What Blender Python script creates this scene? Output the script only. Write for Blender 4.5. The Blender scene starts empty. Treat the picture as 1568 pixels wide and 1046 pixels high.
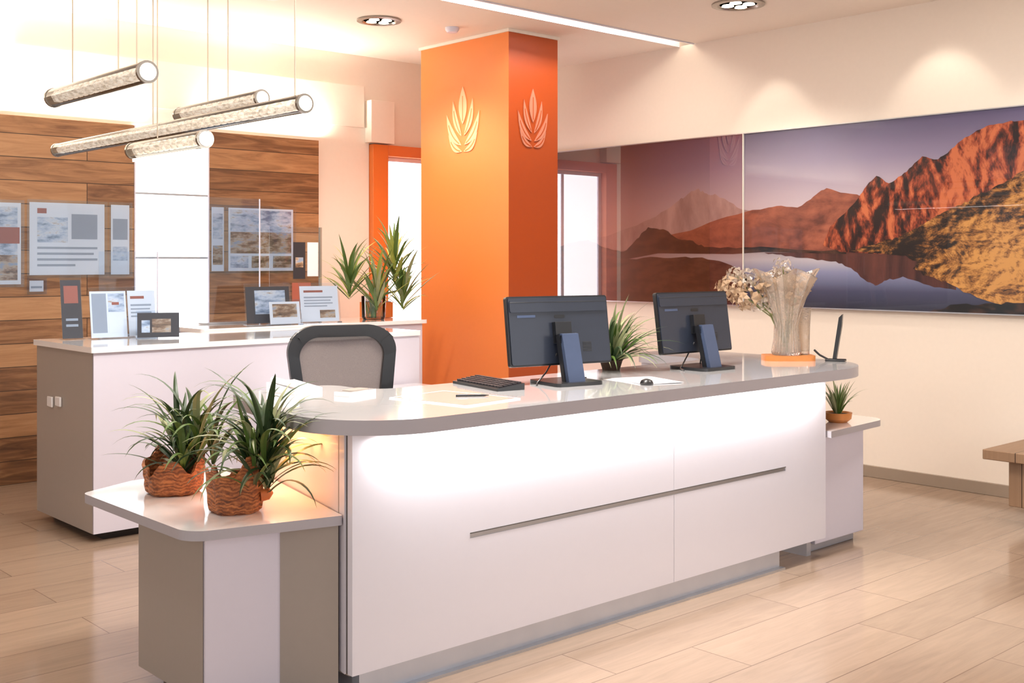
import bpy, bmesh, math, random
from mathutils import Vector, Matrix
R=random.Random(7)
C=bpy.context.scene.collection

# ------------------------------------------------------------ materials
def lin(c):
    return tuple(((x/255)/12.92 if x/255<=.04045 else (((x/255)+.055)/1.055)**2.4) for x in c)+(1,)
def newmat(name):
    m=bpy.data.materials.new(name); m.use_nodes=True
    nt=m.node_tree; b=nt.nodes['Principled BSDF']
    return m,nt,b
def P(name,col,rough=.5,metal=0,coat=0,noise=.04,nscale=30,emit=None,estr=0,trans=0,alpha=1,bump=0):
    m,nt,b=newmat(name)
    c=lin(col)
    tc=nt.nodes.new('ShaderNodeTexCoord'); nz=nt.nodes.new('ShaderNodeTexNoise')
    nz.inputs['Scale'].default_value=nscale; nz.inputs['Detail'].default_value=4
    nt.links.new(tc.outputs['Object'],nz.inputs['Vector'])
    mx=nt.nodes.new('ShaderNodeMix'); mx.data_type='RGBA'
    mx.inputs[6].default_value=tuple(x*(1-noise) for x in c[:3])+(1,)
    mx.inputs[7].default_value=tuple(min(1,x*(1+noise)) for x in c[:3])+(1,)
    nt.links.new(nz.outputs['Fac'],mx.inputs[0]); nt.links.new(mx.outputs[2],b.inputs['Base Color'])
    b.inputs['Roughness'].default_value=rough; b.inputs['Metallic'].default_value=metal
    b.inputs['Coat Weight'].default_value=coat; b.inputs['Coat Roughness'].default_value=.06
    b.inputs['Transmission Weight'].default_value=trans
    b.inputs['Alpha'].default_value=alpha
    if emit: b.inputs['Emission Color'].default_value=lin(emit); b.inputs['Emission Strength'].default_value=estr
    if bump:
        bp=nt.nodes.new('ShaderNodeBump'); bp.inputs['Strength'].default_value=bump; bp.inputs['Distance'].default_value=.01
        nt.links.new(nz.outputs['Fac'],bp.inputs['Height']); nt.links.new(bp.outputs[0],b.inputs['Normal'])
    return m
def glassy(name,col=(245,250,255),t=.8,rough=.03,base=0.0):
    m=bpy.data.materials.new(name); m.use_nodes=True; nt=m.node_tree; nt.nodes.clear()
    o=nt.nodes.new('ShaderNodeOutputMaterial'); a=nt.nodes.new('ShaderNodeBsdfTransparent'); g=nt.nodes.new('ShaderNodeBsdfGlossy')
    a.inputs[0].default_value=lin(col); g.inputs[0].default_value=(1,1,1,1); g.inputs['Roughness'].default_value=rough
    lw=nt.nodes.new('ShaderNodeLayerWeight'); lw.inputs[0].default_value=1-t
    ad=nt.nodes.new('ShaderNodeMath'); ad.operation='ADD'; ad.inputs[1].default_value=base; ad.use_clamp=True
    mx=nt.nodes.new('ShaderNodeMixShader')
    nt.links.new(lw.outputs['Fresnel'],ad.inputs[0]); nt.links.new(ad.outputs[0],mx.inputs[0]); nt.links.new(a.outputs[0],mx.inputs[1]); nt.links.new(g.outputs[0],mx.inputs[2])
    nt.links.new(mx.outputs[0],o.inputs[0]); return m
def ramp(nt,stops,src=None,interp='LINEAR'):
    r=nt.nodes.new('ShaderNodeValToRGB'); e=r.color_ramp.elements; r.color_ramp.interpolation=interp
    while len(e)<len(stops): e.new(.5)
    for i,(p,c) in enumerate(stops): e[i].position=p; e[i].color=lin(c) if len(c)==3 else c
    if src: nt.links.new(src,r.inputs[0])
    return r

def wood_planks(name,tones,row=.165,bw=1.6,axis='xz',rough=.45,mortar=.003,mortcol=(60,40,25),grain=(1.6,16),nsc=1.3,vary=.35,bump=.15):
    m,nt,b=newmat(name); L=nt.links
    tc=nt.nodes.new('ShaderNodeTexCoord'); sp=nt.nodes.new('ShaderNodeSeparateXYZ'); cb=nt.nodes.new('ShaderNodeCombineXYZ')
    L.new(tc.outputs['Object'],sp.inputs[0])
    L.new(sp.outputs[axis[0].upper()],cb.inputs[0]); L.new(sp.outputs[axis[1].upper()],cb.inputs[1])
    br=nt.nodes.new('ShaderNodeTexBrick'); L.new(cb.outputs[0],br.inputs['Vector'])
    br.inputs['Scale'].default_value=1; br.inputs['Mortar Size'].default_value=mortar; br.inputs['Mortar Smooth'].default_value=.1
    br.inputs['Brick Width'].default_value=bw; br.inputs['Row Height'].default_value=row; br.inputs['Bias'].default_value=0
    br.inputs['Color1'].default_value=(0,0,0,1); br.inputs['Color2'].default_value=(1,1,1,1); br.inputs['Mortar'].default_value=(.5,.5,.5,1)
    br.offset=.37
    mp=nt.nodes.new('ShaderNodeMapping'); mp.inputs['Scale'].default_value=(grain[0],grain[1],1); L.new(cb.outputs[0],mp.inputs[0])
    ad=nt.nodes.new('ShaderNodeVectorMath'); ad.operation='MULTIPLY_ADD'
    L.new(br.outputs['Color'],ad.inputs[0]); ad.inputs[1].default_value=(7,3,5); L.new(mp.outputs[0],ad.inputs[2])
    nz=nt.nodes.new('ShaderNodeTexNoise'); nz.inputs['Scale'].default_value=nsc; nz.inputs['Detail'].default_value=7; nz.inputs['Distortion'].default_value=1.2
    nz.inputs['Roughness'].default_value=.62
    L.new(ad.outputs[0],nz.inputs['Vector'])
    ma=nt.nodes.new('ShaderNodeMath'); ma.operation='MULTIPLY_ADD'; ma.inputs[1].default_value=vary
    L.new(br.outputs['Color'],ma.inputs[0]); 
    sc=nt.nodes.new('ShaderNodeMath'); sc.operation='MULTIPLY_ADD'; sc.inputs[1].default_value=.65; sc.inputs[2].default_value=(.35-vary)*.5
    L.new(nz.outputs['Fac'],sc.inputs[0]); L.new(sc.outputs[0],ma.inputs[2])
    rp=ramp(nt,tones,ma.outputs[0])
    mx=nt.nodes.new('ShaderNodeMix'); mx.data_type='RGBA'; L.new(br.outputs['Fac'],mx.inputs[0]); L.new(rp.outputs[0],mx.inputs[6]); mx.inputs[7].default_value=lin(mortcol)
    L.new(mx.outputs[2],b.inputs['Base Color']); b.inputs['Roughness'].default_value=rough
    bp=nt.nodes.new('ShaderNodeBump'); bp.inputs['Strength'].default_value=bump; bp.inputs['Distance'].default_value=.004
    L.new(nz.outputs['Fac'],bp.inputs['Height']); L.new(bp.outputs[0],b.inputs['Normal'])
    return m
def print_mat(name,stops,sc=5):
    m,nt,b=newmat(name); tc=nt.nodes.new('ShaderNodeTexCoord'); mp=nt.nodes.new('ShaderNodeMapping'); mp.inputs['Scale'].default_value=(1,1,3)
    nt.links.new(tc.outputs['Object'],mp.inputs[0]); nz=nt.nodes.new('ShaderNodeTexNoise'); nz.inputs['Scale'].default_value=sc; nz.inputs['Detail'].default_value=8; nz.inputs['Roughness'].default_value=.65
    nt.links.new(mp.outputs[0],nz.inputs['Vector']); r=ramp(nt,stops,nz.outputs['Fac']); nt.links.new(r.outputs[0],b.inputs['Base Color']); b.inputs['Roughness'].default_value=.4
    return m
def basket_mat(name):
    m,nt,b=newmat(name); tc=nt.nodes.new('ShaderNodeTexCoord'); nz=nt.nodes.new('ShaderNodeTexNoise'); nz.inputs['Scale'].default_value=20; nz.inputs['Detail'].default_value=8; nz.inputs['Roughness'].default_value=.7
    mp=nt.nodes.new('ShaderNodeMapping'); mp.inputs['Scale'].default_value=(1,1,2.2); nt.links.new(tc.outputs['Object'],mp.inputs[0]); nt.links.new(mp.outputs[0],nz.inputs['Vector'])
    wv=nt.nodes.new('ShaderNodeTexWave'); wv.bands_direction='Z'; wv.inputs['Scale'].default_value=22; wv.inputs['Distortion'].default_value=12; wv.inputs['Detail'].default_value=3; nt.links.new(tc.outputs['Object'],wv.inputs['Vector'])
    ma=nt.nodes.new('ShaderNodeMath'); ma.operation='MULTIPLY_ADD'; ma.inputs[1].default_value=.18; nt.links.new(wv.outputs['Fac'],ma.inputs[0])
    s2=nt.nodes.new('ShaderNodeMath'); s2.operation='MULTIPLY'; s2.inputs[1].default_value=.9; nt.links.new(nz.outputs['Fac'],s2.inputs[0]); nt.links.new(s2.outputs[0],ma.inputs[2])
    r=ramp(nt,[(.3,(72,36,18)),(.5,(146,78,38)),(.7,(205,124,68))],ma.outputs[0]); nt.links.new(r.outputs[0],b.inputs['Base Color']); b.inputs['Roughness'].default_value=.45
    bp=nt.nodes.new('ShaderNodeBump'); bp.inputs['Strength'].default_value=.8; bp.inputs['Distance'].default_value=.012; nt.links.new(ma.outputs[0],bp.inputs['Height']); nt.links.new(bp.outputs[0],b.inputs['Normal'])
    return m

M={}
M['wall']=P('wall_plaster',(236,225,212),.6,noise=.02)
M['ceil']=P('ceiling_plaster',(238,226,213),.7,noise=.02)
M['white']=P('white_lacquer',(226,224,234),.22,coat=.6,noise=.01)
M['whitematte']=P('white_laminate',(222,217,230),.35,noise=.01)
M['slab']=P('white_solid_surface',(252,251,253),.12,coat=1,noise=.01)
M['slabedge']=P('grey_slab_edge',(176,171,177),.3,noise=.02)
M['grey']=P('grey_laminate_and_side_shade',(168,158,150),.4,noise=.02)  # grey parts, and painted shade on shelf and cabinet sides
M['dark']=P('dark_gap',(45,42,42),.6)
M['gap']=P('shadow_gap',(95,90,88),.6)
M['steel']=P('brushed_steel',(195,198,205),.28,metal=.8,noise=.05)
M['plinth']=P('brushed_plinth_metal',(205,211,224),.2,metal=.55,noise=.08,nscale=8)
M['orange']=P('orange_satin_paint',(230,130,62),.4,noise=.02)
M['orangeshade']=P('orange_satin_paint_shade',(172,70,16),.4,noise=.02)  # same orange with the column's shade mixed into the colour
M['orangedk']=P('orange_frame_paint',(220,115,45),.4,noise=.02)
M['logo']=P('peach_acrylic',(252,190,145),.35,noise=.01)
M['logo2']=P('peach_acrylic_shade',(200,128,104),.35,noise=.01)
M['black']=P('black_plastic',(28,29,33),.35,coat=.2)
M['blueblack']=P('monitor_back_plastic',(40,46,60),.35,coat=.3)
M['bluegrey']=P('monitor_stand_metal',(84,98,128),.3,metal=.4)
M['screen']=P('screen_glass',(20,25,40),.1,emit=(120,150,200),estr=.4)
M['mesh']=P('chair_mesh_fabric',(124,113,108),.8,noise=.25,nscale=250,alpha=.9)
M['fabric']=P('chair_seat_fabric',(40,40,44),.9,noise=.2,nscale=200)
M['paper']=P('paper',(236,236,240),.6,noise=.01)
M['ink']=P('printed_text',(165,170,180),.6)
M['inkdk']=P('printed_dark',(50,45,50),.5)
M['inkred']=P('printed_red',(170,90,70),.5)
M['inkblue']=print_mat('printed_sky_photo',[(.38,(120,135,160)),(.48,(190,200,215)),(.56,(225,225,228)),(.64,(180,150,125))],5)
M['photo']=print_mat('printed_landscape_photo',[(.36,(80,60,48)),(.46,(150,115,88)),(.54,(200,175,150)),(.63,(150,165,190))],6)
M['acryl']=glassy('clear_acrylic',t=.85,base=.04)
M['glass']=glassy('clear_glass',t=.75)
M['tubeglass']=glassy('pendant_glass',col=(244,240,234),t=.78,base=.05)
M['picglass']=glassy('picture_glass',t=.80,rough=.01,base=.14)
M['crystal']=P('crystal_glass',(240,228,215),.06,noise=.05,trans=.85,bump=.8,nscale=22)
M['terra']=basket_mat('woven_brown_bark')
M['terra2']=P('carved_orange_wood',(200,112,58),.6,noise=.3,nscale=25,bump=.5)
M['soil']=P('soil',(60,42,30),.9,noise=.4,nscale=60,bump=.6)
M['leafd']=P('leaf_dark_green',(50,72,40),.42,noise=.4,nscale=18)
M['leafl']=P('leaf_pale_green',(155,160,118),.42,noise=.3,nscale=18)
M['leaf']=P('leaf_green',(84,110,48),.42,noise=.35,nscale=18)
M['leafy']=P('leaf_yellow_green',(165,172,84),.42,noise=.25,nscale=18)
M['stem']=P('plant_stem',(110,112,66),.5,noise=.3)
M['tray']=P('orange_wood',(200,125,62),.4,noise=.2)
M['led']=P('led_diffuser',(255,255,255),.4,emit=(255,248,238),estr=6)
M['ledw']=P('warm_led',(255,235,210),.4,emit=(255,235,210),estr=4)
M['ledo']=P('amber_led',(255,200,150),.4,emit=(255,150,80),estr=1)
M['panel_light']=P('backlit_panel',(255,252,248),.4,emit=(255,251,245),estr=2.4)
M['doorglow']=P('door_daylight_glow',(250,250,255),.3,emit=(252,250,255),estr=4)  # emissive pane stands in for bright outdoors behind the door glass
M['tube']=print_mat('pendant_crystal_core',[(.38,(196,188,176)),(.5,(236,230,220)),(.6,(255,253,248))],26)
_b=M['tube'].node_tree.nodes['Principled BSDF']; _r=[n for n in M['tube'].node_tree.nodes if n.type=='VALTORGB'][0]
M['tube'].node_tree.links.new(_r.outputs[0],_b.inputs['Emission Color']); _b.inputs['Emission Strength'].default_value=.42; _b.inputs['Roughness'].default_value=.12
M['tubeglow']=P('pendant_glow',(255,250,240),.4,emit=(255,248,235),estr=2.2)
M['bronze']=P('nickel_cap',(158,152,144),.25,metal=.8)
M['wire']=P('wire',(205,190,170),.4,metal=.3)
M['oak']=wood_planks('oak_bench',[(0,(100,78,58)),(.5,(140,110,84)),(1,(170,140,110))],row=.6,bw=3,axis='xy')
M['woodwall']=wood_planks('rustic_wood_cladding',[(.18,(66,43,28)),(.36,(124,85,54)),(.52,(168,123,83)),(.85,(206,162,118))],row=.168,bw=2.1,grain=(1.3,13),nsc=1.5)
M['floor']=wood_planks('wood_look_floor_tile',[(.1,(128,108,92)),(.5,(152,130,112)),(.9,(170,147,127))],row=.30,bw=1.25,axis='xy',rough=.14,mortar=.0022,mortcol=(112,92,78),vary=.22,bump=.06)
M['base']=P('taupe_baseboard',(150,134,118),.5)

# ------------------------------------------------------------ mesh builder
class MB:
    def __init__(s,name,loc=(0,0,0),rz=0):
        s.name=name;s.v=[];s.f=[];s.m=[];s.mats=[];s.loc=loc;s.rz=rz;s.X=Matrix.Identity(4)
    def mi(s,mat):
        mat=M[mat] if isinstance(mat,str) else mat
        if mat not in s.mats: s.mats.append(mat)
        return s.mats.index(mat)
    def add(s,vs,fs,mat):
        o=len(s.v); s.v+=[tuple(s.X@Vector(v)) for v in vs]; k=s.mi(mat)
        for f in fs: s.f.append([i+o for i in f]); s.m.append(k)
    def box(s,x0,x1,y0,y1,z0,z1,mat):
        vs=[(x,y,z) for z in(z0,z1) for y in(y0,y1) for x in(x0,x1)]
        s.add(vs,[(0,2,3,1),(4,5,7,6),(0,1,5,4),(2,6,7,3),(0,4,6,2),(1,3,7,5)],mat)
    def prism(s,pts,a,b,mat,axis='z',side=None):
        n=len(pts)
        def mp(p,t):
            return {'z':(p[0],p[1],t),'y':(p[0],t,p[1]),'x':(t,p[0],p[1])}[axis]
        vs=[mp(p,a) for p in pts]+[mp(p,b) for p in pts]
        s.add(vs,[tuple(range(n))[::-1],tuple(range(n,2*n))],mat)
        s.add(vs,[(i,(i+1)%n,n+(i+1)%n,n+i) for i in range(n)],side or mat)
    def lathe(s,prof,mat,c=(0,0,0),n=24,jit=None):
        vs=[];fs=[]
        for k,(r,z) in enumerate(prof):
            for i in range(n):
                a=2*math.pi*i/n
                rr,zz=(jit(k,i,r,z) if jit else (r,z))
                vs.append((c[0]+rr*math.cos(a),c[1]+rr*math.sin(a),c[2]+zz))
        for k in range(len(prof)-1):
            for i in range(n):
                j=(i+1)%n; fs.append((k*n+i,k*n+j,(k+1)*n+j,(k+1)*n+i))
        if prof[0][0]>1e-4: fs.append(tuple(range(n))[::-1])
        if prof[-1][0]>1e-4: fs.append(tuple(range((len(prof)-1)*n,len(prof)*n)))
        s.add(vs,fs,mat)
    def tube(s,pts,r,mat,n=10,caps=True):
        pts=[Vector(p) for p in pts]; vs=[];fs=[]
        rs=r if isinstance(r,(list,tuple)) else [r]*len(pts)
        up=None
        for k,p in enumerate(pts):
            t=(pts[min(k+1,len(pts)-1)]-pts[max(k-1,0)]).normalized()
            if up is None: up=Vector((0,0,1)) if abs(t.z)<.9 else Vector((1,0,0))
            a=t.cross(up).normalized(); b=a.cross(t).normalized(); up=b
            for i in range(n):
                q=2*math.pi*i/n; vs.append(tuple(p+(a*math.cos(q)+b*math.sin(q))*rs[k]))
        for k in range(len(pts)-1):
            for i in range(n):
                j=(i+1)%n; fs.append((k*n+i,k*n+j,(k+1)*n+j,(k+1)*n+i))
        if caps: fs+= [tuple(range(n))[::-1],tuple(range((len(pts)-1)*n,len(pts)*n))]
        s.add(vs,fs,mat)
    def blade(s,p,az,tilt,length,width,droop,mat,seg=9,twist=0):
        p=Vector(p); vs=[];fs=[]; st=length/seg; t=tilt
        for k in range(seg+1):
            h=Vector((math.cos(az),math.sin(az),0)); d=h*math.sin(t)+Vector((0,0,1))*math.cos(t)
            side=Vector((-math.sin(az),math.cos(az),0)); nrm=d.cross(side)
            q=k/seg; w=width*(.45+.55*math.sin(min(1,q*2.2)*math.pi/2))*(1-max(0,(q-.35)/.65)**1.6)*.5
            vs+= [tuple(p-side*w+nrm*w*-.35),tuple(p),tuple(p+side*w+nrm*w*-.35)]
            p=p+d*st; t+=droop/seg*(0.5+q*1.3); az+=twist/seg
        for k in range(seg):
            a=3*k; fs+=[(a,a+1,a+4,a+3),(a+1,a+2,a+5,a+4)]
        s.add(vs,fs,mat)
    def done(s,bevel=0,parent=None,smooth=True,seg=2):
        me=bpy.data.meshes.new(s.name); me.from_pydata(s.v,[],s.f)
        for m in s.mats: me.materials.append(m)
        me.polygons.foreach_set('material_index',s.m)
        bm=bmesh.new(); bm.from_mesh(me); bmesh.ops.recalc_face_normals(bm,faces=bm.faces); bm.to_mesh(me); bm.free()
        if smooth:
            me.polygons.foreach_set('use_smooth',[True]*len(me.polygons)); me.set_sharp_from_angle(angle=math.radians(38))
        o=bpy.data.objects.new(s.name,me); C.objects.link(o); o.location=s.loc; o.rotation_euler[2]=s.rz
        if bevel:
            b=o.modifiers.new('bevel','BEVEL'); b.width=bevel; b.segments=seg; b.limit_method='ANGLE'; b.angle_limit=math.radians(50); b.harden_normals=False
        if parent: o.parent=parent
        return o
def empty(name,loc=(0,0,0),rz=0):
    e=bpy.data.objects.new(name,None); e.location=loc; e.rotation_euler[2]=rz; C.objects.link(e); e.empty_display_size=.1; return e
def fillet(pts,rad,n=10):
    out=[];N=len(pts)
    for i,p in enumerate(pts):
        r=rad[i] if isinstance(rad,(list,tuple)) else rad
        p=Vector(p)
        if r<=0: out.append(tuple(p)); continue
        a=(Vector(pts[i-1])-p).normalized(); b=(Vector(pts[(i+1)%N])-p).normalized()
        ang=a.angle(b); L=r/math.tan(ang/2); c=p+(a+b).normalized()*(r/math.sin(ang/2))
        s=p+a*L; e=p+b*L; a0=math.atan2(s.y-c.y,s.x-c.x); a1=math.atan2(e.y-c.y,e.x-c.x)
        d=(a1-a0+math.pi)%(2*math.pi)-math.pi
        for k in range(n+1):
            q=a0+d*k/n; out.append((c.x+r*math.cos(q),c.y+r*math.sin(q)))
    return out

# ------------------------------------------------------------ room shell
H=3.45; XW=7.7; YB=8.52
b=MB('floor'); b.box(-3,XW+.15,-3,YB+.15,-.1,0,'floor'); b.done(smooth=False)
b=MB('ceiling')
b.box(-3,XW+.15,-3,6.12,H,H+.12,'ceil'); b.box(-3,XW+.15,6.30,YB+.15,H,H+.12,'ceil'); b.box(-3,4.9,6.12,6.30,H,H+.12,'ceil')
b.box(4.9,XW+.15,6.12,6.30,H+.09,H+.12,'ceil'); b.done(smooth=False)
b=MB('ceiling_light_strip'); b.box(4.92,XW-.01,6.18,6.24,H+.04,H+.07,'ledw'); b.box(4.92,XW-.01,6.125,6.135,H-.01,H+.09,'white'); b.box(4.92,XW-.01,6.285,6.295,H-.01,H+.09,'white')
b.box(4.92,XW-.01,6.135,6.285,H+.07,H+.09,'white'); b.done(smooth=False)
b=MB('wall_right'); b.box(XW,XW+.15,-3,YB+.15,0,H,'wall'); b.done(smooth=False)
b=MB('wall_back'); b.box(-3,6.025,YB,YB+.15,0,H,'wall'); b.done(smooth=False)
b=MB('wall_back'); b.box(7.285,XW,YB,YB+.15,0,H,'wall'); b.done(smooth=False)
b=MB('wall_back'); b.box(6.025,7.285,YB,YB+.15,2.665,H,'wall'); b.done(smooth=False)
b=MB('trim_upper_panel'); b.box(2.90,5.95,YB-.035,YB,2.80,3.17,'wall'); b.box(5.98,6.24,YB-.10,YB,2.67,3.05,'wall'); b.done(.004,smooth=False)
b=MB('baseboard_right'); b.box(XW-.02,XW,-3,YB,0,.085,'base'); b.done(.003)
b=MB('door_1')
b.box(6.03,6.20,YB-.06,YB+.13,0,2.66,'orangedk'); b.box(7.12,7.28,YB-.06,YB+.13,0,2.66,'orangedk'); b.box(6.20,7.12,YB-.06,YB+.13,2.56,2.66,'orangedk')
b.box(6.20,6.24,YB+.02,YB+.07,0,2.56,'whitematte'); b.box(7.08,7.12,YB+.02,YB+.07,0,2.56,'whitematte'); b.box(6.24,7.08,YB+.02,YB+.07,2.52,2.56,'whitematte'); b.box(6.24,7.08,YB+.02,YB+.07,0,.1,'whitematte')
b.box(6.24,7.08,YB+.03,YB+.07,1.0,1.05,'whitematte'); b.box(6.76,6.80,YB+.03,YB+.07,.1,2.52,'whitematte')
b.box(6.24,7.08,YB+.04,YB+.05,.1,2.52,'doorglow'); b.done(.004)

# wood cladding
b=MB('wood_wall_panel'); b.box(-1.5,3.79,YB-.05,YB-.001,0.0,2.65,'woodwall'); b.done(.003,smooth=False)
b=MB('wood_wall_panel'); b.box(4.42,5.46,YB-.05,YB-.001,0.0,2.65,'woodwall'); b.done(.003,smooth=False)
b=MB('backlit_wall_panel'); b.box(3.80,4.41,YB-.04,YB-.001,0.0,2.65,'panel_light'); b.box(3.80,4.41,YB-.046,YB-.038,1.62,1.635,'steel'); b.box(3.80,4.41,YB-.046,YB-.038,2.12,2.135,'steel')
b.box(3.79,3.80,YB-.055,YB-.001,0,2.65,'whitematte'); b.box(4.41,4.42,YB-.055,YB-.001,0,2.65,'whitematte'); b.done(smooth=False)

# column
b=MB('orange_column'); b.box(6.10,6.645,6.72,7.85,0,H,'orange'); b.box(6.1005,6.6455,6.7195,6.7205,.0,H-.025,'orangeshade'); b.box(6.085,6.66,6.705,7.865,H-.025,H-.001,'ceil'); b.done(smooth=False)  # thin darker sheet paints shade on the column's -Y face
def leafpoly(base,tip,w,curve=0,n=12):
    b0=Vector(base);t=Vector(tip);d=t-b0;nn=Vector((-d.y,d.x)).normalized();Lp=[];Rp=[];Cp=[]
    for k in range(n+1):
        q=k/n; c=b0+d*q+nn*curve*math.sin(q*math.pi)
        ww=w*.5*math.sin(math.pi*q**.9); Cp.append((c,nn))
        if k==0 or k==n: Lp.append(tuple(c))
        else: Lp.append(tuple(c+nn*ww)); Rp.append(tuple(c-nn*ww))
    rib=[tuple(c-m*.012) for c,m in Cp[1:-3]]+[tuple(c+m*.012) for c,m in Cp[1:-3]][::-1]
    return Lp+Rp[::-1],rib
def logo(name,axis,plane,c,zc,W,Hh,mat,ribmat):
    b=MB(name); lv=[((0,.42),(0,1.0),.24,0)]
    for s in(1,-1):
        lv+= [((s*.04,.24),(s*.30,.80),.14,-s*.06),((s*.05,.10),(s*.50,.60),.15,-s*.09),((s*.03,.0),(s*.44,.28),.11,-s*.07)]
    for i,(p,q,w,cu) in enumerate(lv):
        poly,rib=leafpoly(p,q,w,cu)
        b.prism([(c+x*W,zc+(y-.5)*Hh) for x,y in poly],plane-.008,plane-.001,mat,axis=axis)
        b.prism([(c+x*W,zc+(y-.5)*Hh) for x,y in rib],plane-.0088,plane-.0075,ribmat,axis=axis)
    return b.done(smooth=False)
logo('leaf_logo_relief','x',6.10,7.28,2.78,-.42,.54,'logo','orange')
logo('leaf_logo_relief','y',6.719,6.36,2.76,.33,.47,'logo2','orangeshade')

# ------------------------------------------------------------ mural
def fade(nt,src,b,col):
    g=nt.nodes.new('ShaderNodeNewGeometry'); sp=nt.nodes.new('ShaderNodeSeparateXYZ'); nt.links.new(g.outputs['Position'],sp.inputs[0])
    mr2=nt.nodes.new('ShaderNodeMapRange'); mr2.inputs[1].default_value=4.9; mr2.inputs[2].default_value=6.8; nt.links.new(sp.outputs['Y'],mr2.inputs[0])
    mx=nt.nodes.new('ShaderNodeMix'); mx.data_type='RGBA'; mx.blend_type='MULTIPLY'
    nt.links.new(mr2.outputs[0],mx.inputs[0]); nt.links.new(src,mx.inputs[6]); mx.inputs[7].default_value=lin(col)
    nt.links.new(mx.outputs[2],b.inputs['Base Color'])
def grad_mat(name,stops,z0=1.24,z1=2.62,rough=.3):
    m,nt,b=newmat(name); g=nt.nodes.new('ShaderNodeNewGeometry'); sp=nt.nodes.new('ShaderNodeSeparateXYZ'); nt.links.new(g.outputs['Position'],sp.inputs[0])
    mr=nt.nodes.new('ShaderNodeMapRange'); mr.inputs[1].default_value=z0; mr.inputs[2].default_value=z1; nt.links.new(sp.outputs['Z'],mr.inputs[0])
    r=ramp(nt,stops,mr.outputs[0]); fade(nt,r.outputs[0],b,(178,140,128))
    b.inputs['Roughness'].default_value=rough
    return m
def rock_mat(name,stops,sc=5,stretch=(1,1,.5),rot=.6,rough=.3,k=2.0,off=.05,detail=8,big=.5,nr=.6):
    m,nt,b=newmat(name); g=nt.nodes.new('ShaderNodeNewGeometry')
    def samp(o,s=sc,d=detail):
        a=nt.nodes.new('ShaderNodeVectorMath'); a.operation='ADD'; a.inputs[1].default_value=o; nt.links.new(g.outputs['Position'],a.inputs[0])
        mp=nt.nodes.new('ShaderNodeMapping'); mp.inputs['Rotation'].default_value=(rot,0,0); mp.inputs['Scale'].default_value=stretch; nt.links.new(a.outputs[0],mp.inputs[0])
        nz=nt.nodes.new('ShaderNodeTexNoise'); nz.inputs['Scale'].default_value=s; nz.inputs['Detail'].default_value=d; nz.inputs['Roughness'].default_value=nr; nz.inputs['Distortion'].default_value=.3
        nt.links.new(mp.outputs[0],nz.inputs['Vector']); return nz.outputs['Fac']
    def Mth(op,a,c):
        n=nt.nodes.new('ShaderNodeMath'); n.operation=op
        for i,v in enumerate((a,c)):
            if isinstance(v,(int,float)): n.inputs[i].default_value=v
            else: nt.links.new(v,n.inputs[i])
        return n.outputs[0]
    A=samp((0,0,0)); B=samp((0,off,off*.6)); D=samp((3,1,2),sc*.35,3)
    v=Mth('ADD',Mth('MULTIPLY',Mth('SUBTRACT',A,B),k),Mth('ADD',Mth('MULTIPLY',A,.3),.35))
    v=Mth('ADD',v,Mth('MULTIPLY',Mth('SUBTRACT',D,.5),big*2))
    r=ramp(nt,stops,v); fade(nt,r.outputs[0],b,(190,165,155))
    b.inputs['Roughness'].default_value=rough
    return m
m_sky=grad_mat('mural_sky',[(0,(150,130,150)),(.35,(230,208,194)),(.58,(212,190,192)),(.82,(146,130,152)),(1,(96,86,116))])
m_lake=grad_mat('mural_lake',[(0,(42,40,54)),(.10,(76,76,100)),(.2,(142,142,170)),(.27,(200,188,190)),(.33,(176,156,152))])
m_red=rock_mat('mural_red_mountain',[(.28,(34,15,13)),(.44,(98,38,24)),(.56,(160,68,38)),(.76,(212,112,66))],sc=3.6,stretch=(1,1.7,.8),rot=.75,k=2.4,off=.04,big=.4,nr=.66,detail=10)
m_gold=rock_mat('mural_golden_slope',[(.26,(28,18,13)),(.42,(84,50,26)),(.56,(156,98,44)),(.78,(216,150,76))],sc=5,stretch=(1,.9,1.5),rot=-.45,k=2.4,off=.022,detail=12,big=.7,nr=.72)
m_mid=rock_mat('mural_mid_mountain',[(.3,(104,50,40)),(.7,(178,98,70))],sc=2.5,stretch=(1,1,2),rot=0,k=1.2,big=.2)
m_far=rock_mat('mural_far_mountain',[(.3,(160,128,122)),(.7,(208,172,162))],sc=2.5,k=1.5,big=.2)
m_dk=rock_mat('mural_dark_shore',[(.34,(20,14,12)),(.66,(84,52,38))],sc=3.5,stretch=(1,1,2.5),rot=0,k=1.5,big=.4)
m_refl=rock_mat('mural_reflection',[(.3,(40,24,26)),(.7,(116,62,50))],sc=3,stretch=(1,3,.4),rot=0,k=.5,big=.2)
b=MB('landscape_mural_picture')
Y0,Y1,Z0,Z1=1.9,8.3,1.24,2.64
X0=XW-.03
b.box(X0,XW-.001,Y0,Y1,Z0,Z1,'black')
lay=[0]
def mur(pts,mat,face=True):
    lay[0]+=1; x=X0-.0008*lay[0]
    b.add([(x,max(Y0,min(Y1,y)),max(Z0,min(Z1,z))) for y,z in pts],[tuple(range(len(pts)))],mat)
def rough_line(pts,amp=.012,sub=5):
    o=[]
    for a,c in zip(pts[:-1],pts[1:]):
        for k in range(sub): q=k/sub; o.append((a[0]+(c[0]-a[0])*q,a[1]+(c[1]-a[1])*q+(R.uniform(-amp,amp) if k else 0)))
    return o+[pts[-1]]
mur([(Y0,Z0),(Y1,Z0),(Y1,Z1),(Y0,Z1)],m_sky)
far=rough_line([(7.6,1.75),(7.0,1.86),(6.59,1.974),(6.3,2.11),(6.18,2.17),(6.08,2.21),(5.98,2.17),(5.87,2.15),(5.72,2.08),(5.6,2.02),(5.3,1.95),(5.0,1.7)])
mur(far+[(5.0,1.6),(7.6,1.6)],m_far)
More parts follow.
